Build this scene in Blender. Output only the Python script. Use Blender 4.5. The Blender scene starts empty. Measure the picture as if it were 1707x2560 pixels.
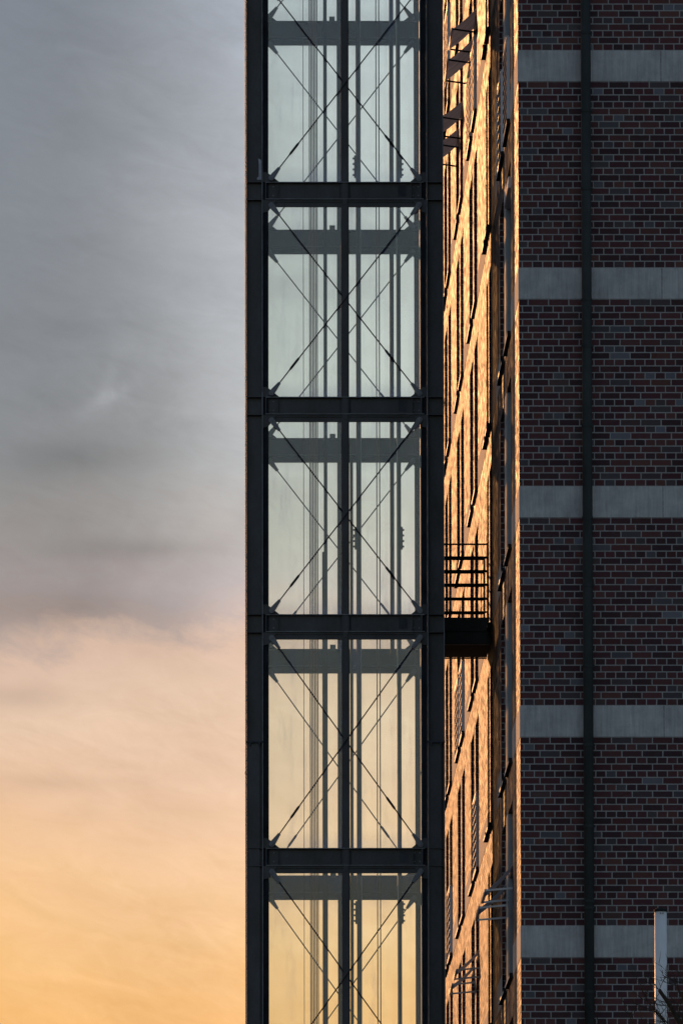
import bpy, bmesh, math, random
from mathutils import Vector, Matrix
random.seed(7)
R = math.radians
S = bpy.context.scene
COL = S.collection

# ------------------------------------------------------------------ camera
F, PSI, TH, RHO, CX = 27705.1, -0.0117805, 0.1100173, -0.00155045, -3.76896
fw = Vector((-math.sin(PSI)*math.cos(TH), math.cos(PSI)*math.cos(TH), math.sin(TH)))
rt = Vector((math.cos(PSI), math.sin(PSI), 0)); up = rt.cross(fw)
r2 = rt*math.cos(RHO) + up*math.sin(RHO); u2 = up*math.cos(RHO) - rt*math.sin(RHO)
cam = bpy.data.cameras.new('camera'); camo = bpy.data.objects.new('camera', cam); COL.objects.link(camo)
cam.sensor_fit = 'VERTICAL'; cam.sensor_height = 36; cam.sensor_width = 24
cam.lens = 36*F/2560
cam.clip_start = 1; cam.clip_end = 5000
m = Matrix((r2, u2, -fw)).transposed().to_4x4(); m.translation = Vector((CX, -135, 1.6))
camo.matrix_world = m
S.camera = camo
S.render.resolution_x = 682; S.render.resolution_y = 1024

# ------------------------------------------------------------------ exposure, sun, sky
EXPO = 0.9
vs = S.view_settings
S.display_settings.display_device = 'sRGB'
vs.view_transform = 'Standard'; vs.look = 'None'; vs.gamma = 1; vs.exposure = EXPO; vs.use_curve_mapping = False
S.render.engine = 'CYCLES'
S.cycles.transparent_max_bounces = 32
S.cycles.max_bounces = 8
SUN_AZ = 20.6      # degrees left of +Y
SUN_EL = 9.0
sl = bpy.data.lights.new('sun', 'SUN'); slo = bpy.data.objects.new('sun', sl); COL.objects.link(slo)
sl.energy = 2.0; sl.angle = R(0.5); sl.color = (0.85, 0.385, 0.145)
sd = Vector((-math.sin(R(SUN_AZ))*math.cos(R(SUN_EL)), math.cos(R(SUN_AZ))*math.cos(R(SUN_EL)), math.sin(R(SUN_EL))))
slo.rotation_euler = (-sd).to_track_quat('-Z', 'Y').to_euler()
slo.location = (-20, 40, 40)

W = bpy.data.worlds.new('World'); S.world = W; W.use_nodes = True
nt = W.node_tree; nt.nodes.clear()

class NT:
    """small helper to write node graphs as expressions"""
    def __init__(s, nt): s.nt = nt
    def n(s, t, **kw):
        o = s.nt.nodes.new(t)
        for k, v in kw.items(): setattr(o, k, v)
        return o
    def put(s, sock, v):
        if hasattr(v, 'is_linked') or isinstance(v, bpy.types.NodeSocket): s.nt.links.new(v, sock)
        elif v is not None: sock.default_value = v
    def m(s, op, a, b=None, c=None, clamp=False):
        o = s.n('ShaderNodeMath', operation=op, use_clamp=clamp)
        s.put(o.inputs[0], a)
        if b is not None: s.put(o.inputs[1], b)
        if c is not None: s.put(o.inputs[2], c)
        return o.outputs[0]
    def mix(s, f, a, b, mode='MIX'):
        o = s.n('ShaderNodeMix', data_type='RGBA', blend_type=mode)
        s.put(o.inputs[0], f); s.put(o.inputs[6], a); s.put(o.inputs[7], b)
        return o.outputs[2]
    def comb(s, x, y, z):
        o = s.n('ShaderNodeCombineXYZ'); s.put(o.inputs[0], x); s.put(o.inputs[1], y); s.put(o.inputs[2], z)
        return o.outputs[0]
    def sep(s, v):
        o = s.n('ShaderNodeSeparateXYZ'); s.put(o.inputs[0], v); return o.outputs
    def noise(s, vec, scale, detail=4, rough=.5, dist=0.0):
        o = s.n('ShaderNodeTexNoise'); s.put(o.inputs['Vector'], vec)
        o.inputs['Scale'].default_value = scale; o.inputs['Detail'].default_value = detail
        o.inputs['Roughness'].default_value = rough; o.inputs['Distortion'].default_value = dist
        return o.outputs[0]
    def ramp(s, f, stops, interp='LINEAR'):
        o = s.n('ShaderNodeValToRGB'); s.put(o.inputs[0], f)
        cr = o.color_ramp; cr.interpolation = interp
        while len(cr.elements) > 1: cr.elements.remove(cr.elements[-1])
        cr.elements[0].position = stops[0][0]; cr.elements[0].color = (*stops[0][1], 1)
        for p, c in stops[1:]:
            e = cr.elements.new(p); e.color = (*c, 1)
        return o.outputs[0]
    def smooth(s, v, a, b):
        o = s.n('ShaderNodeMapRange', interpolation_type='SMOOTHSTEP'); s.put(o.inputs[0], v)
        o.inputs[1].default_value = a; o.inputs[2].default_value = b
        return o.outputs[0]

def lin(r, g, b):
    f = lambda c: (c/255/12.92 if c/255 <= .04045 else ((c/255+.055)/1.055)**2.4)
    return (f(r), f(g), f(b))

g = NT(nt)
tc = g.n('ShaderNodeTexCoord')
dx, dy, dz = g.sep(tc.outputs['Generated'])
az = g.m('MULTIPLY', g.m('ARCTAN2', dx, dy), 180/math.pi)         # degrees right of +Y
el = g.m('MULTIPLY', g.m('ARCSINE', dz), 180/math.pi)
# soft layered cloud veil above the sunset: u across, v upwards (about one unit per photo width / height)
u = g.m('MULTIPLY', g.m('ADD', az, 1.09), 1/3.53)
v = g.m('MULTIPLY', g.m('SUBTRACT', el, 3.66), 1/5.3)
vec = g.comb(u, g.m('MULTIPLY', v, 1.6), 0)
vecs = g.comb(g.m('MULTIPLY', u, 1.9), g.m('MULTIPLY', v, 5.5), 3.1)
n1 = g.noise(vec, 2.2, 5, .5, .6)
n2 = g.noise(vecs, 1.9, 6, .6, .5)
v_t = g.m('ADD', v, g.m('MULTIPLY', u, .16))
n3 = g.noise(g.comb(g.m('MULTIPLY', u, 3.6), g.m('MULTIPLY', v_t, 15), 7.7), 2.0, 7, .62, .9)
n4 = g.noise(g.comb(g.m('MULTIPLY', u, 5.0), g.m('MULTIPLY', v_t, 11), 2.2), 3.0, 7, .68, 1.4)
def blob(u0, v0, su, sv, tilt=0.0):
    a_ = g.m('DIVIDE', g.m('SUBTRACT', u, u0), su)
    b_ = g.m('DIVIDE', g.m('SUBTRACT', g.m('SUBTRACT', v, v0), g.m('MULTIPLY', g.m('SUBTRACT', u, u0), tilt)), sv)
    r_ = g.m('ADD', g.m('MULTIPLY', a_, a_), g.m('MULTIPLY', b_, b_))
    return g.m('EXPONENT', g.m('MULTIPLY', r_, -1.0))
wob = g.m('ADD', g.m('MULTIPLY', g.m('SUBTRACT', n2, .5), .10), g.m('MULTIPLY', g.m('ADD', g.m('SUBTRACT', n3, .5), g.m('SUBTRACT', n4, .5)), .05))
vv = g.m('ADD', v, wob)
base = g.ramp(vv, [(0.0, lin(251, 193, 128)), (.07, lin(252, 203, 148)), (.15, lin(250, 207, 165)), (.23, lin(238, 200, 170)),
                   (.31, lin(235, 204, 178)), (.358, lin(226, 194, 172)), (.398, lin(178, 161, 154)), (.43, lin(166, 156, 154)),
                   (.49, lin(158, 154, 151)), (.56, lin(150, 151, 152)), (.75, lin(146, 149, 153)), (1.0, lin(140, 145, 153))])
# light and dark drifts inside the veil
low = g.smooth(v, .42, .36)
d1 = g.m('MULTIPLY', g.m('SUBTRACT', n1, .5), 0.75)
d2 = g.m('MULTIPLY', g.m('SUBTRACT', n3, .5), 0.28)
spots = g.m('ADD', g.m('MULTIPLY', blob(.150, .608, .040, .009, .35), g.m('MULTIPLY', n4, .40)), g.m('MULTIPLY', blob(.158, .626, .014, .020, .9), g.m('MULTIPLY', n2, .22)))
spots = g.m('ADD', spots, g.m('MULTIPLY', blob(.11, .552, .10, .018), g.m('MULTIPLY', n3, -.42)))
spots = g.m('ADD', spots, g.m('MULTIPLY', blob(.20, .462, .12, .012), g.m('MULTIPLY', n3, -.38)))
spots = g.m('ADD', spots, g.m('MULTIPLY', blob(.10, .405, .16, .016), g.m('MULTIPLY', n3, -.36)))
spots = g.m('ADD', spots, g.m('MULTIPLY', blob(.33, .60, .06, .13), .07))
spots = g.m('ADD', spots, g.m('MULTIPLY', blob(.02, .318, .09, .014), g.m('MULTIPLY', n3, -.30)))
spots = g.m('ADD', spots, g.m('MULTIPLY', blob(.07, .235, .10, .010), g.m('MULTIPLY', n4, -.22)))
d4 = g.m('MULTIPLY', g.m('SUBTRACT', n4, .5), .16)
lift = g.m('ADD', g.m('ADD', 1.0, g.m('ADD', spots, d4)), g.m('ADD', g.m('MULTIPLY', d1, g.m('SUBTRACT', 1.0, g.m('MULTIPLY', low, .6))), d2))
# brighter towards the right of the sun haze, yellower at the lower left where the sun is
grad = g.m('ADD', .89, g.m('MULTIPLY', g.smooth(u, .06, .56), 1.12))
grad = g.m('ADD', g.m('MULTIPLY', grad, g.m('SUBTRACT', 1.0, low)), g.m('MULTIPLY', low, g.m('ADD', .95, g.m('MULTIPLY', g.smooth(u, .2, .6), .22))))
cl = g.mix(1.0, base, g.comb(g.m('MULTIPLY', lift, grad), g.m('MULTIPLY', lift, grad), g.m('MULTIPLY', lift, grad)), 'MULTIPLY')
yel = g.m('MULTIPLY', g.smooth(u, .45, -.25), g.smooth(v, .33, .02))
cl = g.mix(g.m('MULTIPLY', yel, .55), cl, (*lin(255, 196, 116), 1))
bluish = g.m('MULTIPLY', g.smooth(u, .33, -.1), g.smooth(v, .42, .75))
cl = g.mix(g.m('MULTIPLY', bluish, .35), cl, (*lin(122, 132, 145), 1))
k = 2.0**-EXPO
cl = g.mix(1.0, cl, (k, k, k, 1), 'MULTIPLY')
sky = g.n('ShaderNodeTexSky', sky_type='NISHITA'); sky.sun_disc = False
sky.sun_elevation = R(SUN_EL); sky.sun_rotation = R(-SUN_AZ)
sky.air_density = 1.2; sky.dust_density = 2.0; sky.ozone_density = 2.0
SKY = 0.101
nis = g.mix(1.0, sky.outputs[0], (SKY*1.85, SKY*1.62, SKY*1.62, 1), 'MULTIPLY')
veil = g.m('MULTIPLY', g.smooth(el, 55, 9.5), g.smooth(g.m('ABSOLUTE', g.m('ADD', az, 25)), 100, 60))
out = g.mix(veil, nis, cl)
bg = g.n('ShaderNodeBackground'); g.put(bg.inputs[0], out); bg.inputs[1].default_value = 1.0
wo = g.n('ShaderNodeOutputWorld'); nt.links.new(bg.outputs[0], wo.inputs[0])

# ------------------------------------------------------------------ materials
def new_mat(name):
    mt = bpy.data.materials.new(name); mt.use_nodes = True; mt.node_tree.nodes.clear()
    q = NT(mt.node_tree)
    o = q.n('ShaderNodeOutputMaterial')
    return mt, q, o
def pbsdf(q, o, col, rough=.5, metal=0.0, normal=None, spec=.5):
    b = q.n('ShaderNodeBsdfPrincipled')
    q.put(b.inputs['Base Color'], col if not isinstance(col, tuple) else (*col[:3], 1))
    q.put(b.inputs['Roughness'], rough); b.inputs['Metallic'].default_value = metal
    b.inputs['Specular IOR Level'].default_value = spec
    if normal is not None: q.put(b.inputs['Normal'], normal)
    q.nt.links.new(b.outputs[0], o.inputs[0])
    return b
def bump(q, h, strength, dist):
    o = q.n('ShaderNodeBump'); q.put(o.inputs['Height'], h)
    o.inputs['Strength'].default_value = strength; o.inputs['Distance'].default_value = dist
    return o.outputs[0]

def plain(name, col, rough=.5, metal=0., var=.35, scale=6., spec=.5, stretch=(1, 1, 1)):
    mt, q, o = new_mat(name)
    t = q.n('ShaderNodeTexCoord').outputs['Object']
    mp = q.n('ShaderNodeMapping'); q.put(mp.inputs[0], t); mp.inputs['Scale'].default_value = stretch
    n = q.noise(mp.outputs[0], scale, 6, .6)
    n2 = q.noise(mp.outputs[0], scale*7, 4, .6)
    f = q.m('ADD', q.m('MULTIPLY', n, .7), q.m('MULTIPLY', n2, .3))
    a = tuple(c*(1-var) for c in col); b = tuple(min(1, c*(1+var)) for c in col)
    c = q.ramp(f, [(.33, a), (.67, b)])
    rr = q.m('ADD', rough-.08, q.m('MULTIPLY', n2, .16))
    pbsdf(q, o, c, rr, metal, bump(q, n2, .15, .004), spec)
    return mt

STOREY, BAND_H = 2.7005, 0.3875
BAND0 = 11.43                                 # top of the concrete band at storey 0
def base_z(k): return BAND0 - BAND_H + STOREY*k   # underside of the band = sill height

def brick_mat(name):
    mt, q, o = new_mat(name)
    geo = q.n('ShaderNodeNewGeometry')
    px, py, pz = q.sep(geo.outputs['Position'])
    nx, ny, nz = q.sep(geo.outputs['Normal'])
    side = q.m('LESS_THAN', q.m('ABSOLUTE', ny), .5)               # faces along the long side run their bond in Y
    uu = q.m('ADD', q.m('ADD', px, q.m('MULTIPLY', py, side)), 200.0)
    h = (STOREY-BAND_H)/28
    # each storey restarts its courses just below the band; row 0 is the top course
    zz = q.m('SUBTRACT', BAND0-BAND_H+STOREY*40, pz)
    zm = q.m('MODULO', zz, STOREY)
    st = q.m('FLOOR', q.m('DIVIDE', zz, STOREY))
    rw = q.m('DIVIDE', zm, h)
    row = q.m('FLOOR', rw); fv = q.m('FRACT', rw)
    # slightly uneven courses and perpends
    wobn = q.noise(q.comb(q.m('MULTIPLY', uu, .9), 0, q.m('MULTIPLY', pz, 2.2)), 3.0, 2, .5)
    uw = q.m('ADD', uu, q.m('MULTIPLY', q.m('SUBTRACT', wobn, .5), .012))
    r4 = q.m('MODULO', row, 4)
    odd = q.m('MODULO', row, 2)                                # 0: stretcher course, 1: header course
    two = q.m('GREATER_THAN', r4, 1.5)
    width = q.m('SUBTRACT', .25, q.m('MULTIPLY', odd, .125))
    off = q.m('ADD', q.m('MULTIPLY', odd, .055), q.m('ADD', .115, q.m('MULTIPLY', q.m('MULTIPLY', two, q.m('SUBTRACT', 1.0, odd)), .125)))
    bu = q.m('DIVIDE', q.m('SUBTRACT', uw, off), width)
    bid = q.m('FLOOR', bu); fu = q.m('FRACT', bu)
    wn = q.n('ShaderNodeTexWhiteNoise', noise_dimensions='3D'); q.put(wn.inputs['Vector'], q.comb(bid, q.m('ADD', row, q.m('MULTIPLY', st, 31)), odd))
    rnd = wn.outputs['Value']; rcol = wn.outputs['Color']
    ra, rb, rc = q.sep(rcol)
    # mortar mask
    du = q.m('MULTIPLY', q.m('MINIMUM', fu, q.m('SUBTRACT', 1.0, fu)), width)
    dv = q.m('MULTIPLY', q.m('MINIMUM', fv, q.m('SUBTRACT', 1.0, fv)), h)
    jn = q.noise(geo.outputs['Position'], 26, 3, .6)
    jw = q.m('ADD', .0046, q.m('MULTIPLY', jn, .0035))
    d = q.m('SUBTRACT', q.m('MINIMUM', du, dv), jw)
    br = q.smooth(d, -.0012, .0018)                               # 1 on the brick
    col = q.ramp(rnd, [(0, (.022, .011, .014)), (.22, (.026, .011, .014)), (.4, (.034, .011, .014)), (.62, (.042, .012, .015)),
                       (.84, (.050, .015, .014)), (.88, (.026, .015, .018)), (.94, (.027, .022, .027)), (.98, (.034, .033, .042)), (.99, (.06, .06, .078))])
    fl = q.noise(q.comb(q.m('ADD', px, q.m('MULTIPLY', py, 1.0)), rnd, q.m('MULTIPLY', pz, 1.6)), 16, 5, .65)
    col = q.mix(q.m('MULTIPLY', q.smooth(fl, .52, .72), .3), col, (.042, .039, .048, 1))
    big = q.noise(geo.outputs['Position'], .55, 4, .55)
    tone = q.m('ADD', .72, q.m('MULTIPLY', big, .56))
    col = q.mix(1.0, col, q.comb(tone, tone, tone), 'MULTIPLY')
    mn = q.noise(geo.outputs['Position'], 5, 4, .6)
    mort = q.ramp(mn, [(.3, (.125, .128, .128)), (.7, (.185, .187, .185))])
    cc = q.mix(br, mort, col)
    # every brick sits at its own slight tilt and has a wavy burnt skin
    sk = q.n('ShaderNodeTexNoise'); q.put(sk.inputs['Vector'], geo.outputs['Position']); sk.inputs['Scale'].default_value = 30; sk.inputs['Detail'].default_value = 3
    def vm(op, a, b):
        o_ = q.n('ShaderNodeVectorMath', operation=op); q.put(o_.inputs[0], a); q.put(o_.inputs[1], b); return o_.outputs[0]
    pt = vm('MULTIPLY', vm('SUBTRACT', rcol, (.5, .5, .5)), (.02, .34, .20))
    ps = vm('MULTIPLY', vm('SUBTRACT', sk.outputs['Color'], (.5, .5, .5)), (.05, .22, .22))
    # runs of bricks laid alike catch the low light together
    gw = q.n('ShaderNodeTexWhiteNoise', noise_dimensions='3D')
    rr_ = q.n('ShaderNodeTexWhiteNoise', noise_dimensions='2D'); q.put(rr_.inputs['Vector'], q.comb(row, st, 0))
    q.put(gw.inputs['Vector'], q.comb(q.m('FLOOR', q.m('ADD', q.m('DIVIDE', uu, .62), rr_.outputs['Value'])), row, st))
    pg = vm('MULTIPLY', vm('SUBTRACT', gw.outputs['Color'], (.5, .5, .5)), (.02, .20, .08))
    off_ = vm('ADD', vm('ADD', pt, ps), pg)
    nrm = vm('NORMALIZE', vm('ADD', geo.outputs['Normal'], vm('MULTIPLY', off_, q.comb(1.0, side, 1.0))), (0, 0, 0))
    rough = q.m('ADD', .95, q.m('MULTIPLY', br, q.m('ADD', -.48, q.m('MULTIPLY', rc, .28))))
    b_ = pbsdf(q, o, cc, rough, 0, nrm, .25)
    q.put(b_.inputs['Specular IOR Level'], q.m('ADD', .03, q.m('MULTIPLY', br, q.m('ADD', .07, q.m('MULTIPLY', q.m('MULTIPLY', rnd, rnd), .15)))))
    return mt

def concrete_mat():
    mt, q, o = new_mat('ribbed_concrete')
    geo = q.n('ShaderNodeNewGeometry'); px, py, pz = q.sep(geo.outputs['Position'])
    uu = q.m('ADD', px, py)
    rib = q.m('SINE', q.m('MULTIPLY', uu, 2*math.pi/.019))
    nb = q.noise(q.comb(q.m('MULTIPLY', uu, 9), 0, q.m('MULTIPLY', pz, .7)), 3, 5, .6)
    n = q.noise(q.comb(q.m('MULTIPLY', uu, 1), 0, q.m('MULTIPLY', pz, 1)), 3.5, 6, .65)
    f = q.m('ADD', q.m('MULTIPLY', n, .6), q.m('MULTIPLY', nb, .4))
    c = q.ramp(f, [(.34, (.140, .142, .147)), (.5, (.215, .216, .222)), (.66, (.285, .285, .287))])
    hh = q.m('ADD', q.m('MULTIPLY', rib, .0012), q.m('MULTIPLY', nb, .002))
    pbsdf(q, o, c, .8, 0, bump(q, hh, .8, 1.0))
    return mt

def glass_mat(name, tint=(.984, 1.0, .968), veil=.08, vcol=(.17, .32, 1.0), mottled=False):
    """thin float glass with a film of dust that glows a little when the sun stands behind it"""
    mt, q, o = new_mat(name)
    tr = q.n('ShaderNodeBsdfTransparent'); tr.inputs[0].default_value = (*tint, 1)
    if mottled:
        # patchy tint added to the shaft side panes to break up the sunlight
        tt = q.n('ShaderNodeTexCoord').outputs['Object']
        mm = q.n('ShaderNodeMapping'); q.put(mm.inputs[0], tt); mm.inputs['Scale'].default_value = (1, 1.6, 1.0)
        pn = q.smooth(q.noise(mm.outputs[0], 2.6, 5, .7), .42, .66)
        q.put(tr.inputs[0], q.mix(pn, (.42, .40, .40, 1), (.97, .95, .86, 1)))
    gl = q.n('ShaderNodeBsdfGlossy'); gl.inputs['Roughness'].default_value = .02; gl.inputs[0].default_value = (.9, .95, 1, 1)
    fr = q.n('ShaderNodeFresnel'); fr.inputs[0].default_value = 1.45
    t = q.n('ShaderNodeTexCoord').outputs['Object']
    mp = q.n('ShaderNodeMapping'); q.put(mp.inputs[0], t); mp.inputs['Scale'].default_value = (2.2, 2.2, .35)
    n = q.noise(mp.outputs[0], 3.0, 6, .65)
    gz = q.sep(q.n('ShaderNodeTexCoord').outputs['Generated'])[2]
    edge = q.m('ADD', q.m('MULTIPLY', q.smooth(gz, .10, .0), 1.1), q.m('MULTIPLY', q.smooth(gz, .93, 1.0), .5))
    streak = q.smooth(n, .52, .74)
    ds = q.m('MULTIPLY', q.m('ADD', q.m('ADD', .6, q.m('MULTIPLY', streak, .9)), edge), veil)
    tl = q.n('ShaderNodeBsdfTranslucent'); tl.inputs[0].default_value = (*vcol, 1)
    df = q.n('ShaderNodeBsdfDiffuse'); df.inputs[0].default_value = (.40, .46, .98, 1)
    a = q.n('ShaderNodeMixShader'); q.put(a.inputs[0], q.m('MULTIPLY', fr.outputs[0], .7)); q.nt.links.new(tr.outputs[0], a.inputs[1]); q.nt.links.new(gl.outputs[0], a.inputs[2])
    dd = q.n('ShaderNodeMixShader'); dd.inputs[0].default_value = .75; q.nt.links.new(tl.outputs[0], dd.inputs[1]); q.nt.links.new(df.outputs[0], dd.inputs[2])
    b = q.n('ShaderNodeMixShader'); q.put(b.inputs[0], ds); q.nt.links.new(a.outputs[0], b.inputs[1]); q.nt.links.new(dd.outputs[0], b.inputs[2])
    q.nt.links.new(b.outputs[0], o.inputs[0])
    return mt

M = {}
M['brick'] = brick_mat('clinker_brick')
M['concrete'] = concrete_mat()
M['steel'] = plain('dark_coated_steel', (.017, .020, .028), .5, 0, .85, 3.0, .4, (1, 1, .5))
M['steel2'] = plain('grey_frame_steel', (.040, .046, .056), .85, 0, .35, 5, .08, (1, 1, .4))
M['edge_hilite'] = plain('painted_edge_highlight', (.085, .095, .112), .5, 0, .45, 9, .4)  # light line along the flanges, a highlight put into the colour
M['rod'] = plain('tie_rod_steel', (.010, .013, .016), .7, 0, .2, 9, .2)
M['fork'] = plain('cast_fork_steel', (.085, .095, .115), .5, 0, .3, 20)
M['rail'] = plain('guide_rail_steel', (.022, .028, .036), .7, 0, .25, 6, .2, (1, 1, .2))
M['cable'] = plain('steel_cable', (.008, .009, .011), .8, 0, .2, 10, .1)
M['glass'] = glass_mat('dusty_lift_glass')
M['sglass'] = glass_mat('side_lift_glass', (.88, .88, .82), .05, mottled=True)
M['post'] = plain('post_coating', (.020, .024, .031), .9, 0, .4, 5, .02)
M['wglass'] = plain('dark_window_glass', (.015, .018, .022), .08, 0, .2, 2, .8)
M['frame'] = plain('window_frame_metal', (.14, .165, .195), .45, .1, .2, 4)
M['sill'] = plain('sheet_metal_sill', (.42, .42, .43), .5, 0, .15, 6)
M['sill_shade'] = plain('sill_shade_black', (.012, .012, .013), .8, 0, .2, 6, .1)  # shade under the sill put into the colour: plate near-black, lip pale
M['guard'] = plain('pale_guard_metal', (.40, .41, .46), .45, .2, .12, 5)
M['awnbar'] = plain('awning_aluminium', (.30, .31, .35), .38, .5, .12, 8)
M['pipe'] = plain('downpipe_coating', (.015, .019, .020), .75, 0, .45, 3, .15, (1, 1, .4))
M['pole'] = plain('white_pole_paint', (.37, .37, .38), .5, 0, .15, 4, .5, (1, 1, .2))
M['deck'] = plain('bridge_steel', (.011, .012, .013), .8, 0, .3, 5, .1)
M['edge'] = plain('bridge_edge_coating', (.030, .037, .038), .6, 0, .3, 5, .3)
M['paint'] = plain('scraped_light_paint', (.26, .27, .33), .7, 0, .35, 14)
M['bark'] = plain('bark', (.026, .021, .017), .95, 0, .4, 12, .05)
M['roof'] = plain('roof_felt', (.05, .05, .05), .9)
M['ground'] = plain('asphalt', (.05, .05, .052), .85, 0, .25, 1.5)
def fabric():
    mt, q, o = new_mat('awning_fabric')
    t = q.n('ShaderNodeNewGeometry').outputs['Position']
    px, py, pz = q.sep(t)
    st = q.noise(q.comb(q.m('MULTIPLY', px, .2), q.m('MULTIPLY', py, 2.2), 0), 2.2, 3, .6)
    c = q.ramp(st, [(.35, (.34, .34, .36)), (.6, (.50, .49, .50))])
    d = q.n('ShaderNodeBsdfDiffuse'); q.put(d.inputs[0], c)
    tl = q.n('ShaderNodeBsdfTranslucent'); q.put(tl.inputs[0], c)
    x = q.n('ShaderNodeMixShader'); x.inputs[0].default_value = .65
    q.nt.links.new(d.outputs[0], x.inputs[1]); q.nt.links.new(tl.outputs[0], x.inputs[2]); q.nt.links.new(x.outputs[0], o.inputs[0])
    return mt
M['fabric'] = fabric()

# ------------------------------------------------------------------ mesh helpers
class MB:
    def __init__(s): s.v = []; s.f = []
    def quad(s, a, b, c, d):
        n = len(s.v); s.v += [a, b, c, d]; s.f.append((n, n+1, n+2, n+3)); return s
    def box(s, x0, x1, y0, y1, z0, z1):
        n = len(s.v)
        s.v += [(x, y, z) for z in (z0, z1) for y in (y0, y1) for x in (x0, x1)]
        s.f += [tuple(n+i for i in q) for q in ((0, 2, 3, 1), (4, 5, 7, 6), (0, 1, 5, 4), (2, 6, 7, 3), (0, 4, 6, 2), (1, 3, 7, 5))]
        return s
    def tube(s, p, q, r0, r1=None, n=10, cap=True):
        r1 = r0 if r1 is None else r1
        p, q = Vector(p), Vector(q); d = (q-p).normalized()
        a = d.orthogonal().normalized(); b = d.cross(a); k = len(s.v)
        for c, r in ((p, r0), (q, r1)):
            for i in range(n):
                t = 2*math.pi*i/n; s.v.append(tuple(c + a*(r*math.cos(t)) + b*(r*math.sin(t))))
        for i in range(n):
            j = (i+1) % n; s.f.append((k+i, k+j, k+n+j, k+n+i))
        if cap: s.f.append(tuple(k+i for i in range(n))[::-1]); s.f.append(tuple(k+n+i for i in range(n)))
        return s
    def path(s, pts, rad, n=6):
        """one continuous tapered tube along a polyline"""
        k0 = None; prev = None
        for i, (p, r) in enumerate(zip(pts, rad)):
            p = Vector(p); d = (Vector(pts[min(i+1, len(pts)-1)]) - Vector(pts[max(i-1, 0)])).normalized()
            a = d.cross(Vector((.3, .9, .1))).normalized(); b = d.cross(a)
            k = len(s.v)
            for j in range(n):
                t = 2*math.pi*j/n; s.v.append(tuple(p + a*(r*math.cos(t)) + b*(r*math.sin(t))))
            if i:
                for j in range(n):
                    jj = (j+1) % n; s.f.append((k-n+j, k-n+jj, k+jj, k+j))
            elif True: s.f.append(tuple(k+j for j in range(n))[::-1])
        s.f.append(tuple(k+j for j in range(n)))
        return s
    def prism(s, pts, y0, y1):
        """polygon in X-Z extruded along Y"""
        n = len(pts); k = len(s.v)
        s.v += [(x, y0, z) for x, z in pts] + [(x, y1, z) for x, z in pts]
        s.f += [tuple(range(k, k+n)), tuple(range(k+2*n-1, k+n-1, -1))]
        for i in range(n):
            j = (i+1) % n; s.f.append((k+i, k+n+i, k+n+j, k+j))
        return s
    def build(s, name, mat, parent=None, smooth=False, loc=None, bevel=0):
        me = bpy.data.meshes.new(name); me.from_pydata(s.v, [], s.f); me.validate()
        bm = bmesh.new(); bm.from_mesh(me); bmesh.ops.recalc_face_normals(bm, faces=bm.faces); bm.to_mesh(me); bm.free()
        o = bpy.data.objects.new(name, me); COL.objects.link(o)
        me.materials.append(mat)
        if smooth:
            for p in me.polygons: p.use_smooth = len(p.vertices) == 4
        if loc: o.location = loc
        if parent: o.parent = parent; 
        if parent and parent.location.length > 0: o.location = Vector(o.location)
        if bevel:
            b = o.modifiers.new('bevel', 'BEVEL'); b.width = bevel; b.segments = 2; b.limit_method = 'ANGLE'
        return o

def tag(o, label=None, cat=None, group=None, kind=None):
    if label: o['label'] = label
    if cat: o['category'] = cat
    if group: o['group'] = group
    if kind: o['kind'] = kind
    return o
def empty(name, loc=(0, 0, 0), rz=0):
    o = bpy.data.objects.new(name, None); COL.objects.link(o); o.location = loc; o.rotation_euler.z = rz
    o.empty_display_size = .2
    return o
def copy_part(o, parent):
    c = o.copy(); COL.objects.link(c); c.parent = parent
    for ch in o.children: copy_part(ch, c)
    return c

# ------------------------------------------------------------------ ground
gm = MB(); gm.quad((-3000, -400, 0), (3000, -400, 0), (3000, 4000, 0), (-3000, 4000, 0))
tag(gm.build('ground', M['ground']), kind='structure')

# ------------------------------------------------------------------ brick building
bld = empty('brick_building', (0, 0, 0))
tag(bld, 'tall dark clinker brick building with pale concrete bands and a long sunlit window side', 'building')
TOP, YEND, XEND = 33.5, 46.0, 14.0
# windows of the long side: (near edge, far edge)
WIN = [(3.5, 5.6), (6.4, 8.7), (13.35, 14.5), (14.95, 15.95)]
for kk in range(3):
    s0 = 20.93 + 8.63*kk
    WIN += [(s0, s0+2.0), (s0+2.72, s0+4.85)]
WIN[-1] = (WIN[-1][0], WIN[-1][1])
ROWS = list(range(-1, 8))
WH = 2.23; REC = .06
w = MB()
ys = [0.0] + [e for a in WIN for e in a] + [YEND]
zs = [0.0] + [e for k_ in ROWS for e in (base_z(k_), base_z(k_)+WH)] + [TOP]
for i in range(len(ys)-1):
    for j in range(len(zs)-1):
        if i % 2 == 1 and j % 2 == 1: continue
        w.quad((0, ys[i], zs[j]), (0, ys[i+1], zs[j]), (0, ys[i+1], zs[j+1]), (0, ys[i], zs[j+1]))
DEP = .16
for (a, b) in WIN:
    for k_ in ROWS:
        z0, z1 = base_z(k_), base_z(k_)+WH
        w.quad((0, b, z0), (DEP, b, z0), (DEP, b, z1), (0, b, z1))
        w.quad((0, a, z0), (0, a, z1), (DEP, a, z1), (DEP, a, z0))
        w.quad((0, a, z1), (0, b, z1), (DEP, b, z1), (DEP, a, z1))
        w.quad((0, a, z0), (DEP, a, z0), (DEP, b, z0), (0, b, z0))
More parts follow.
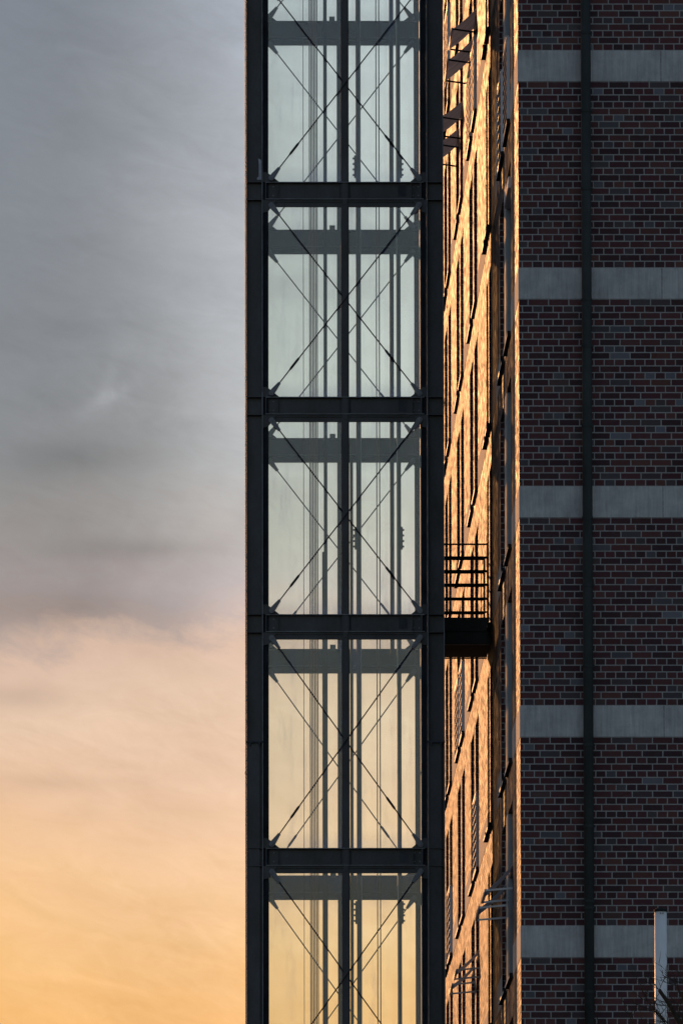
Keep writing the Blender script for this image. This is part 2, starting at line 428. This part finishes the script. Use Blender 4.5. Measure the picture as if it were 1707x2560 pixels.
# far end and rear
w.quad((0, YEND, 0), (XEND, YEND, 0), (XEND, YEND, TOP), (0, YEND, TOP))
w.quad((XEND, 0, 0), (XEND, YEND, 0), (XEND, YEND, TOP), (XEND, 0, TOP))
fo = w.build('window_side_wall', M['brick'], bld)
e = MB(); e.quad((0, 0, 0), (XEND, 0, 0), (XEND, 0, TOP), (0, 0, TOP)); e.build('end_wall', M['brick'], bld)
rf = MB(); rf.box(-.05, XEND+.05, -.05, YEND+.05, TOP, TOP+.25); rf.build('roof', M['concrete'], bld)
# concrete bands: end wall in panels, long side on the piers between the windows
PIERS = [(0.0, 3.5), (8.7, 13.35), (15.95, 20.93)] + [(20.93+8.63*kk+4.85, 20.93+8.63*(kk+1)) for kk in range(2)] + [(20.93+8.63*2+4.85, YEND)]
for k_ in range(-1, 8):
    z0 = base_z(k_); z1 = z0 + BAND_H
    for (a, b) in ((-.004, 1.755), (1.761, 5.2), (5.206, 8.7), (8.706, XEND)):
        MB().box(a, b, -.004, .03, z0+.004, z1).build('concrete_band', M['concrete'], bld)
    for (a, b) in PIERS:
        MB().box(-.004, .02, a if a > 0 else .0305, b, z0+.004, z1).build('concrete_band', M['concrete'], bld)

# windows, each with frame, glass and projecting sheet metal sill
def window_parts(a, b, z0, top):
    """frame set back in the opening, plus glass and sill as its children"""
    f = MB(); x0, x1 = REC, REC+.06
    t = .07
    f.box(x0, x1, a, a+t, z0, top); f.box(x0, x1, b-t, b, z0, top)
    f.box(x0, x1, a+t, b-t, z0, z0+t); f.box(x0, x1, a+t, b-t, top-t, top)
    mid = (a+b)/2
    f.box(x0+.005, x1-.004, mid-.03, mid+.03, z0+t, top-t)
    f.box(x0+.008, x1-.006, a+t, mid-.03, z0+1.02, z0+1.08); f.box(x0+.008, x1-.006, mid+.03, b-t, z0+1.02, z0+1.08)
    return f
def sill_mb(a, b, z0, proj=.046):
    if a > 13 and b < 16: proj = .06
    s = MB()
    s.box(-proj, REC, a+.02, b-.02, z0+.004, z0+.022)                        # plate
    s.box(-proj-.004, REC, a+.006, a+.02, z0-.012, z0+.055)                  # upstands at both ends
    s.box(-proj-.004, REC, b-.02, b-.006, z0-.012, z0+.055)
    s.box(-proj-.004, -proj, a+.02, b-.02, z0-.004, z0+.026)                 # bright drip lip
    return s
for wi, (a, b) in enumerate(WIN):
    protos = None
    for k_ in ROWS:
        z0 = base_z(k_)
        if protos is None:
            fr = window_parts(a, b, 0, WH).build('window', M['frame'], bld, loc=(0, 0, z0))
            gl = MB().box(REC+.03, REC+.04, a+.07, b-.07, .07, WH-.07).build('glass', M['wglass'], fr)
            sl_ = sill_mb(a, b, 0).build('sill', M['sill_shade'], fr)
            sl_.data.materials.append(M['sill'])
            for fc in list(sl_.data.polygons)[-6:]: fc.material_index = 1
            protos = fr
        else:
            c = copy_part(protos, bld); c.location = (0, 0, z0)
# grey sheet cladding on the reveal and mullion of the window pair nearest the corner
for k_ in range(-1, 8):
    z0 = base_z(k_)
    cb = MB(); cb.box(-.008, REC-.002, 5.585, 6.41, z0+.02, z0+WH-.004)
    cb.box(.002, .05, 5.50, 5.585, z0+.02, z0+WH-.02)
    cb.box(.012, .03, 6.41, 6.44, z0+.02, z0+WH-.02)
    cb.build('mullion_cladding', M['frame'], bld)

# downpipe on the end wall
dp = MB(); PX, PY = .829, -.115
dp.tube((PX, PY, .1), (PX, PY, TOP), .061, n=28)
dpo = dp.build('downpipe', M['pipe'], bld, smooth=True)
for yy in (86, 283, 479, 758, 874, 1072, 1304, 1472, 1673, 1870, 2071, 2258, 2274, 2482):
    zc = 22.86 - yy/2560*12.63
    c = MB(); c.tube((PX, PY, zc-.018), (PX, PY, zc+.018), .067, n=28)
    if yy not in (758, 1304, 2258): c.box(PX+.055, PX+.083, PY-.012, PY+.012, zc-.012, zc+.012); c.box(PX-.012, PX+.012, PY+.05, -.003, zc-.01, zc+.01)
    c.build('pipe_collar', M['pipe'], dpo, smooth=False)

# ------------------------------------------------------------------ glass lift tower
TW = empty('lift_tower', (-2.0, 12.9, 0))
tag(TW, 'glazed lift tower of dark steel with cross braced panels standing beside the brick building', 'lift tower')
def tpart(mb, name, mat, parent=TW, **kw):
    if parent is TW:
        mb.v = [(x+2.0, y-12.9, z) for x, y, z in mb.v]
    return mb.build(name, mat, parent, **kw)
def sub(mb, name, mat, parent, **kw):
    mb.v = [(x+2.0, y-12.9, z) for x, y, z in mb.v]
    return mb.build(name, mat, parent, **kw)
YF, YB = 10.5, 15.2          # front planes of the two glazed frames
XL0, XL1, XR0, XR1 = -3.311, -3.090, -.925, -.699
LV = [1.46, 4.35, 7.24, 10.13, 13.225, 16.318, 19.209, 22.078, 24.965, 27.86]     # beam tops
BH, SUBF = .236, .092
TT = 30.6
SPL = 14.63
def highlight_edges(o, *boxes):
    """lighter colour on flange front edges paints in their highlight"""
    o.data.materials.append(M['edge_hilite'])
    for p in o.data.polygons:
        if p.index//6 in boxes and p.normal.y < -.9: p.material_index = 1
def column(x0, x1, y, outer):
    """H section with its web towards the viewer; outer is the side away from the glass"""
    c = MB(); ft = .013
    sign = 1 if y < 13 else 1
    c.box(x0, x0+ft, y, y+.20, 0, TT); c.box(x1-ft, x1, y, y+.20, 0, TT)
    c.box(x0+ft, x1-ft, y+.095, y+.107, 0, TT)
    for lv in LV:
        for z in (lv, lv-BH):
            c.box(x0+ft, x1-ft, y+.006, y+.095, z-.006, z+.004)
    return c
for (x0, x1) in ((XL0, XL1), (XR0, XR1)):
    for y in (YF, YB):
        o = tpart(column(x0, x1, y, 0), 'column', M['steel'])
        highlight_edges(o, 0, 1)
        sp = MB(); sp.box(x0-.004, x1+.004, y-.012, y+.205, SPL-.014, SPL+.010)
        for bx in (x0+.05, x1-.05): sp.tube((bx, y-.004, SPL-.05), (bx, y-.004, SPL-.015), .012, n=6)
        sub(sp, 'splice_plate', M['steel2'], o)
# cover strips below the splice: the lower shaft of each column is closed with a plate
for (x0, x1) in ((XL0, XL1), (XR0, XR1)):
    pc = MB(); pc.box(x0+.0135, x1-.045, YF+.03, YF+.045, 0, SPL-.02)
    tpart(pc, 'column_cover', M['steel'])
def beam(y, z, back=False):
    b = MB(); t = .012
    x0, x1 = -3.056, -.96
    b.box(x0, x1, y+.07, y+.08, z-BH+t, z-t)
    b.box(x0, x1, y, y+.15, z-t, z); b.box(x0, x1, y, y+.15, z-BH, z-BH+t)
    b.box(x0, x0+.012, y+.002, y+.07, z-BH+t, z-t); b.box(x1-.05, x1-.03, y+.001, y+.07, z-BH+t, z-t)
    b.box(-2.898, -2.890, y+.006, y+.07, z-BH+t, z-t); b.box(-1.125, -1.117, y+.006, y+.07, z-BH+t, z-t)
    # glazing head below the beam, stepped back
    b.box(x0-.03, x1+.03, y+.03, y+.075, z-BH-.030, z-BH-.0005)
    b.box(x0-.03, x1+.03, y+.05, y+.11, z-BH-SUBF, z-BH-.0305)
    return b
for lv in LV:
    for y in (YF, YB):
        bo = tpart(beam(y, lv), 'beam', M['steel'])
        highlight_edges(bo, 1, 2)
        if y == YF:
            wp = MB(); wp.box(-2.075, -1.93, y+.0655, y+.0695, lv-BH+.03, lv-.03); wp.box(-1.30, -1.19, y+.0655, y+.0695, lv-BH+.05, lv-.04)
            sub(wp, 'web_plate', M['steel2'], bo)
            bt = MB()
            for bx in (-3.02, -2.95, -1.10, -1.03):
                for bz in (lv-.06, lv-BH+.06): bt.tube((bx, y+.058, bz), (bx, y+.0695, bz), .011, n=6)
            sub(bt, 'bolts', M['fork'], bo)
        if y == YB and lv > 12:
            br_ = MB(); br_.box(-2.158, -2.082, y-.03, y-.002, lv-.035, lv+.055)
            br_.tube((-2.115, y-.033, lv+.01), (-2.115, y-.052, lv+.01), .017, n=12)
            br_.tube((-2.10, y-.033, lv-.028), (-2.10, y-.048, lv-.028), .012, n=12)
            sub(br_, 'bracket', M['fork'], bo)
    for x0, x1 in ((XL0+.03, XL1-.03), (XR0+.03, XR1-.03)):
        s = MB(); s.box(x0, x1, YF+.2, YB, lv-.012, lv); s.box(x0, x1, YF+.2, YB, lv-BH, lv-BH+.012)
        s.box((x0+x1)/2-.005, (x0+x1)/2+.005, YF+.2, YB, lv-BH+.012, lv-.012)
        tpart(s, 'side_beam', M['steel'])
# secondary glazing posts beside the columns and the middle mullion
for y in (YF, YB):
    for x0, x1 in ((-3.086, -3.019), (-.999, -.929)):
        p = MB(); p.box(x0, x1, y+.055, y+.12, 0, TT)
        p.box(x0+(.045 if x0 < -2 else -.004), x1+(.004 if x0 < -2 else -.045), y+.04, y+.054, 0, TT)
        tpart(p, 'glazing_post', M['post'])
    mu = MB(); mu.box(-2.036, -1.970, y+.02, y+.115, 0, TT); mu.box(-2.055, -2.0365, y+.045, y+.112, 0, TT); mu.box(-1.9695, -1.951, y+.045, y+.112, 0, TT)
    mo = tpart(mu, 'mullion', M['steel2'] if y == YB else M['steel'])
    # narrow hanging plate under each beam on the mullion line
    for lv in LV:
        hp = MB(); hp.box(-2.03, -1.976, y+.005, y+.019, lv-BH-.07, lv-BH-.001)
        hp.tube((-2.003, y+.001, lv-BH-.04), (-2.003, y+.005, lv-BH-.04), .014, n=10)
        sub(hp, 'clamp_plate', M['steel'], mo)
# panes
panes = [0.0] + LV
for i in range(len(panes)):
    z0 = panes[i] + (.006 if i else .1); z1 = (LV[i]-BH-SUBF-.002) if i < len(LV) else TT
    for y in (YF, YB):
        for x0, x1 in ((-3.019, -2.055), (-1.951, -.999)):
            tpart(MB().box(x0, x1, y+.082, y+.092, z0, z1), 'glass_pane', M['glass'])
    for xx in (XL0+.10, XR1-.10):
        tpart(MB().box(xx-.005, xx+.005, YF+.21, YB-.01, z0, (LV[i]-BH-.002) if i < len(LV) else TT), 'side_glass_pane', M['sglass'])
rt_ = MB().box(XL0-.05, XR1+.05, YF-.05, YB+.25, TT, TT+.12); tpart(rt_, 'roof_cap', M['steel'])
# cross bracing: rod with fork ends and a turnbuckle
def tie(y, p, q, turn_at=.2):
    """p lower end, q upper end (x, z)"""
    P = Vector((p[0], y, p[1])); Q = Vector((q[0], y, q[1])); d = (Q-P).normalized(); L = (Q-P).length
    r = MB(); r.tube(P+d*.15, Q-d*.15, .0078, n=10)
    o = tpart(r, 'tie_rod', M['rod'], smooth=True)
    for base_, dr in ((P, d), (Q, -d)):
        f = MB(); nrm = Vector((-dr.z, 0, dr.x))
        pts = []
        for t in range(9):
            an = math.pi/2 + math.pi*t/8
            v_ = base_ + dr*(math.cos(an)*.036) + nrm*(math.sin(an)*.036); pts.append((v_.x, v_.z))
        for dd, ww in ((.05, -.033), (.150, -.020), (.172, -.020), (.172, .020), (.150, .020), (.05, .033)):
            v_ = base_ + dr*dd + nrm*ww; pts.append((v_.x, v_.z))
        f.prism(pts, y-.024, y+.020)
        f.tube((base_.x, y-.034, base_.z), (base_.x, y+.026, base_.z), .017, n=14)
        sub(f, 'fork_end', M['fork'], o)
    c = P + d*(L*turn_at)
    tb = MB(); tb.tube(c-d*.10, c-d*.075, .010, .016, n=10); tb.tube(c-d*.075, c+d*.075, .016, n=10); tb.tube(c+d*.075, c+d*.10, .016, .010, n=10)
    sub(tb, 'turnbuckle', M['rod'], o, smooth=True)
PXL, PXR = -2.976, -1.022
for i in range(3, len(LV)-1):
    zlo = LV[i] + .046; zhi = LV[i+1]-BH-.075
    for y, yo in ((YF, 0), (YB, 0)):
        tie(y-.02, (PXL, zlo), (PXR, zhi), .155)
        tie(y+.03, (PXR, zlo), (PXL, zhi), .20)
        for gx, sg in ((XL1, 1), (XR0, -1)):
            gp = MB()
            gp.prism([(gx, zlo-.045), (gx+sg*.215, zlo-.045), (gx+sg*.10, zlo+.05), (gx+sg*.05, zlo+.085), (gx, zlo+.085)], y+.022, y+.034)
            tpart(gp, 'gusset_plate', M['steel'])
            gp = MB()
            gp.prism([(gx, zhi+.073), (gx+sg*.19, zhi+.073), (gx+sg*.135, zhi+.0), (gx+sg*.07, zhi-.085), (gx, zhi-.10)], y+.022, y+.034)
            tpart(gp, 'gusset_plate', M['steel'])
# scraped pale paint on the left front column just above the beam
pm = MB()
pm.prism([(-3.168, 22.118), (-3.106, 22.118), (-3.106, 22.37), (-3.118, 22.39), (-3.150, 22.40), (-3.143, 22.36), (-3.141, 22.20), (-3.146, 22.155), (-3.160, 22.15)], YF+.0925, YF+.0945)
tpart(pm, 'paint_mark', M['paint'])
# guide rails and shaft posts
def rail(x0, x1, y0, y1, z0, z1, name='guide_rail', mat='rail', bolts=None):
    o = tpart(MB().box(x0, x1, y0, y1, z0, z1), name, M[mat])
    if bolts:
        side, zl = bolts
        for zc in zl:
            f = MB(); xe = x0 if side < 0 else x1
            f.box(min(xe, xe+side*.022), max(xe, xe+side*.022), y0+.01, y1-.01, zc-.15, zc+.15)
            for t in range(4):
                zz = zc-.112+t*.075
                f.tube((xe+side*.022, (y0+y1)/2, zz), (xe+side*.042, (y0+y1)/2, zz), .014, n=6)
            sub(f, 'rail_joint', M['rail'], o)
FJ = [7.5, 12.56, 17.60, 22.64, 27.7]
rail(-2.262, -2.215, 12.9, 13.05, .2, TT-.3)
rail(-2.285, -2.2625, 12.9, 13.05, .2, 17.4)
rail(-1.826, -1.766, 13.0, 13.1, .2, TT-.3, bolts=(-1, FJ))
rail(-1.769, -1.760, 12.95, 12.999, .2, TT-.3, mat='sill')
rail(-1.374, -1.318, 13.0, 13.1, 16.0, TT-.3)
rail(-1.285, -1.226, 13.0, 13.1, .2, TT-.3, bolts=(1, FJ))
rail(-1.285, -1.270, 12.95, 12.999, .2, TT-.3, mat='sill')
rail(-1.905, -1.862, 13.6, 13.7, .2, 18.7)
for lv in LV[3:]:      # rail brackets tied back to the rear beams
    for x0 in (-2.25, -1.80, -1.26):
        tpart(MB().box(x0, x0+.03, 13.1, YB, lv-.14, lv-.10), 'rail_bracket', M['steel2'])
# hoist ropes hang free in the shaft
for i in range(6):
    x = -2.440 + i*.0205
    c = MB(); c.tube((x-.002, 13.0, 1.0), (x-.012, 13.0, TT-.02), .0068, n=8)
    tag(c.build('hoist_rope', M['cable'], smooth=True), ['leftmost', 'second from left', 'third from left', 'third from right', 'second from right', 'rightmost'][i] + ' of the six thin ropes in the tight bundle in the shaft', 'rope', 'bundle of six hoist ropes')
for x, r_, lb in ((-2.529, .0042, 'single thin wire hanging left of the six rope bundle in the lift shaft'),
                 (-1.548, .0068, 'left one of two thin ropes hanging in the right half of the lift shaft'),
                 (-1.509, .0072, 'right one of two thin ropes hanging in the right half of the lift shaft')):
    c = MB(); c.tube((x, 13.0, 1.0), (x-.006, 13.0, TT-.02), r_, n=8)
    tag(c.build('hanging_rope', M['cable'], smooth=True), lb, 'rope')

# ------------------------------------------------------------------ footbridge from the tower into the building
FB = empty('footbridge', (-.35, 14.9, 16.5))
tag(FB, 'short black steel footbridge with barred railing joining lift tower and brick wall', 'footbridge')
def fb(mb, name, mat='deck', parent=FB, **kw):
    mb.v = [(x+.35, y-14.9, z-16.5) for x, y, z in mb.v]
    return mb.build(name, M[mat], parent, **kw)
Y0, Y1, XA, XB = 13.90, 15.85, -.697, -.012
fb(MB().box(XA, XB, Y0+.10, Y1-.10, 16.36, 16.44), 'deck')
fb(MB().box(XA, XB, Y0+.05, Y1-.05, 16.26, 16.285), 'soffit_plate')
for y in (Y0, Y1):
    b = MB(); yy = y if y == Y0 else y-.02
    b.box(XA, XB-.03, yy, yy+.02, 16.43, 16.615); b.box(XA, XB, yy+.022 if y == Y0 else yy-.06, yy+.08 if y == Y0 else yy-.002, 16.262, 16.43)
    b.box(XA, XB, yy-.012 if y == Y0 else yy, yy+.08, 16.248, 16.260)
    fb(b, 'edge_beam', 'edge')
    for zc, hh in ((17.61, .024), (17.43, .034), (17.245, .034), (17.06, .036), (16.87, .036), (16.69, .024)):
        fb(MB().box(XA+.012, XB-.02, yy, yy+.012, zc-hh/2, zc+hh/2), 'rail_bar')
    for x0, x1 in ((XA, XA+.012), (XB-.045, XB-.02)):
        fb(MB().box(x0, x1, yy+.0125, yy+.05, 16.6, 17.63), 'railing_post')
    fb(MB().box(-.088, -.076, yy+.0125, yy+.03, 16.6, 17.44), 'railing_post')

# ------------------------------------------------------------------ awnings
def make_awning(wd, narrow, drop=.30, proj=.345):
    """drop arm awning; origin on the wall at the near end of its hinge line, running along +Y"""
    r = empty('window_awning')
    n = 8; v = MB()
    yf0 = 0; yf1 = wd*(.62 if narrow else 1.0)
    rows = []
    for i in range(n+1):
        t = i/n; sag = -.02*math.sin(math.pi*t)
        x = -proj*t; z = -drop*t + sag
        rows.append((x, z))
    for i in range(n):
        (xa, za), (xb, zb) = rows[i], rows[i+1]
        v.quad((xa, yf0, za), (xa, yf1, za), (xb, yf1, zb), (xb, yf0, zb))
        v.quad((xa, yf0, za-.002), (xb, yf0, zb-.002), (xb, yf1, zb-.002), (xa, yf1, za-.002))
    v.build('fabric', M['fabric'], r)
    b = MB(); b.tube((-proj, -.01, -drop), (-proj, wd+.01, -drop), .018, n=12); b.box(-proj-.014, -proj-.010, -.01, wd+.01, -drop-.02, -drop+.02)
    b.build('front_bar', M['awnbar'], r, smooth=True)
    for y in (0, wd):
        a = MB(); a.box(-proj, .05, y-.014, y+.002, -drop-.012, -drop+.012)
        a.v = [(x, yy_, z - (.05*(x+proj)/proj if not narrow else -.03*(x+proj)/proj)) for x, yy_, z in a.v]
        a.build('arm', M['awnbar'] if narrow else M['deck'], r)
    c = MB(); c.tube((0.02, 0, 0), (.02, wd, 0), .025, n=12); c.build('roller', M['frame'], r, smooth=True)
    return r
def place_awning(wi, k_, dz, narrow, label, **kw):
    a, b = WIN[wi]
    o = make_awning(b-a-.1, narrow, **kw); o.location = (0, a+.04, base_z(k_)+dz)
    tag(o, label, 'awning', 'open window awnings on the sunlit side')
place_awning(4, 5, 1.50, False, 'topmost brown fabric awning, the nearer of the upper pair beside the slotted guard', drop=.30)
place_awning(5, 5, 1.47, False, 'brown fabric awning just below left of the topmost one, behind the tall slotted guard')
place_awning(6, 5, 1.46, False, 'brown fabric awning half hidden behind the tower column, upper one of the second pair', drop=.26)
place_awning(7, 5, 1.44, False, 'brown fabric awning half hidden behind the tower column, lowest of the four at the top', drop=.26)
place_awning(0, 0, 1.42, True, 'low awning frame nearest the building corner with pale arms and rolled brown cloth', drop=.33, proj=.335)
place_awning(1, 0, 1.40, True, 'low awning frame directly beneath and left of the one nearest the corner', drop=.31, proj=.34)
place_awning(4, 0, 1.58, True, 'lower left awning frame with brown cloth above two pale bars, upper of its pair', drop=.29, proj=.315)
place_awning(5, 0, 1.56, True, 'lowest left awning frame in front of the dark window strips near the picture bottom', drop=.29, proj=.315)

# slotted guards in front of some windows
def make_guard(wd, h=1.05):
    r = empty('window_guard')
    b = MB(); b.box(-.046, -.004, 0, .008, 0, h); b.box(-.046, -.004, wd-.008, wd, 0, h)
    b.box(-.012, -.004, .008, wd-.008, .0, h); b.build('back_panel', M['guard'], r)
    n = 9
    s = MB()
    for i in range(n):
        z = .03 + i*(h-.08)/(n-1)
        s.quad((-.046, .008, z), (-.046, wd-.008, z), (-.013, wd-.008, z+.05), (-.013, .008, z+.05))
        s.quad((-.046, .008, z-.003), (-.013, .008, z+.047), (-.013, wd-.008, z+.047), (-.046, wd-.008, z-.003))
        s.quad((-.046, .008, z-.003), (-.046, wd-.008, z-.003), (-.046, wd-.008, z+.006), (-.046, .008, z+.006))
    s.build('slats', M['guard'], r)
    t = MB(); t.box(-.05, -.0, -.006, wd+.006, h+.001, h+.02); t.tube((-.028, -.012, h+.03), (-.028, wd+.01, h+.03), .012, n=12); t.build('top_rail', M['awnbar'], r)
    return r
for wi, k_, dz, lb in ((4, 5, .03, 'pale slotted metal guard at the upper window right beside the brown awnings'),
                      (5, 5, .03, 'second slotted guard, behind and left of the one beside the brown awnings'),
                      (0, 4, .03, 'pale blue grey slotted guard at the window nearest the building corner'),
                      (1, 4, .03, 'slotted guard just behind the one nearest the building corner'),
                      (6, 2, .03, 'slotted grey guard under the footbridge, nearer one of two'),
                      (7, 2, .03, 'slotted grey guard under the footbridge, farther one of two'),
                      (4, 1, .03, 'short slotted guard halfway up the sunlit side below the footbridge level'),
                      (8, 6, .5, 'pale guard at the far upper left window beside the tower column'),
                      (8, 1, .03, 'pale guard at the far lower left window touching the tower column')):
    a, b = WIN[wi]
    o = make_guard(b-a-.06); o.location = (0, a+.03, base_z(k_)+dz)
    tag(o, lb, 'window guard', 'slotted guards before the windows')
# a cream roller box under the lintel of the nearest window pair
cb = empty('awning_box', (0, 3.55, base_z(3)+1.88)); tag(cb, 'cream roller box under the lintel of the window nearest the corner', 'awning box')
MB().box(-.03, .05, 0, 1.95, 0, .14).build('housing', M['guard'], cb); MB().box(-.034, -.0305, .02, 1.9, .01, .05).build('drop_profile', M['awnbar'], cb)

# ------------------------------------------------------------------ pale pole and bare tree in front of the end wall
PO = empty('flagpole', (1.300, -10, 0)); tag(PO, 'smooth white round pole with a dark cap rising in front of the brick end wall', 'pole')
pp = MB(); zz = [0, 3, 6, 8, 9.5, 10.86]
pp.path([(0, 0, z) for z in zz], [.078, .0755, .073, .0715, .0705, .0695], n=40); pp.build('shaft', M['pole'], PO, smooth=True)
pc = MB(); pc.tube((0, 0, 10.861), (0, 0, 10.885), .077, n=32); pc.tube((0, 0, 10.886), (0, 0, 10.90), .066, .05, n=32)
for t in range(2): pc.box(.03*t-.01, .03*t-.002, -.080, -.068, 10.835, 10.845)
pc.build('cap', M['deck'], PO)
pb = MB(); pb.tube((0, 0, 0), (0, 0, .05), .16, n=32); pb.build('base_plate', M['steel'], PO)

TR = empty('bare_tree', (1.55, -20, 0)); tag(TR, 'leafless dark tree top poking up at the lower right in front of the white pole', 'tree')
tr = MB()
tr.path([(0, 0, 0), (.03, 0, 2), (-.04, .02, 4), (.02, 0, 6), (.0, 0, 7.4), (-.06, 0, 8.4)], [.17, .14, .11, .08, .06, .045], n=12)
tr.build('trunk', M['bark'], TR, smooth=True)
rng = random.Random(5)
bmb = MB(); tw = MB()
def grow(mb, p, d, L, r, depth):
    pts = [p]; rad = [r]; q = Vector(p); dd = Vector(d).normalized(); n = 5
    for i in range(n):
        dd = (dd + Vector((rng.uniform(-1, 1), rng.uniform(-1, 1), rng.uniform(-.6, 1)))*.16).normalized()
        q = q + dd*(L/n); pts.append(tuple(q)); rad.append(r*(1-.75*(i+1)/n))
    mb.path(pts, rad, n=6 if depth < 2 else 5)
    if depth < 3:
        for i in range(1, n+1):
            for _ in range(2 if depth < 2 else 1):
                nd = (dd + Vector((rng.uniform(-1, 1), rng.uniform(-1, 1), rng.uniform(-.3, .8)))*.9).normalized()
                grow(tw, pts[i], nd, L*rng.uniform(.35, .6), max(.0035, rad[i]*.6), depth+1)
for zb in (3.6, 4.6, 5.4, 6.0, 6.6, 7.0, 7.5, 7.9, 8.3):
    for _ in range(2):
        a_ = rng.uniform(0, 2*math.pi)
        grow(bmb, (0, 0, zb), (math.cos(a_), math.sin(a_), 1.0), min(1.9, (9.25-zb)*.8), .032, 1)
# the few stout shoots that reach into view
for s_, e_, r_ in (((-.05, 0, 8.3), (-.68, -.1, 9.30), .028), ((.0, 0, 8.2), (-.50, .1, 9.36), .010), ((.0, 0, 8.2), (-.42, .1, 9.38), .010),
                  ((-.06, 0, 8.3), (-.80, 0, 9.18), .007), ((-.06, 0, 8.2), (-.74, 0, 9.10), .010), ((-.1, 0, 8.1), (-.95, .1, 8.98), .006)):
    pts = []; rad = []
    for i in range(7):
        t = i/6; b_ = math.sin(t*math.pi)*.05
        pts.append(tuple(Vector(s_).lerp(Vector(e_), t) + Vector((b_*rng.uniform(-1, 1), 0, b_*rng.uniform(-1, 1))))); rad.append(r_*(1.3-.6*t))
    bmb.path(pts, rad, n=7)
    for i in range(2, 7):
        for _ in range(3):
            grow(tw, pts[i], (rng.uniform(-1.2, .5), rng.uniform(-.6, .6), rng.uniform(-.2, 1)), rng.uniform(.12, .35), .004, 2)
bmb.build('branches', M['bark'], TR, smooth=True); tw.build('twigs', M['bark'], TR)

# dry tuft of twigs lodged on the tower beam end
NS = empty('twig_tuft', (-.70, 10.55, 19.12)); tag(NS, 'small black tuft of twigs caught on the right tower column at beam height', 'twig tuft')
nm = MB()
for i in range(46):
    a_ = rng.uniform(0, 2*math.pi); l_ = rng.uniform(.02, .07)
    nm.tube((rng.uniform(-.01, .01), rng.uniform(-.02, .02), rng.uniform(-.03, .03)), (math.cos(a_)*l_+.012, rng.uniform(-.03, .03), math.sin(a_)*l_*1.3), .0018, .001, n=4)
nm.build('twigs', M['bark'], NS)
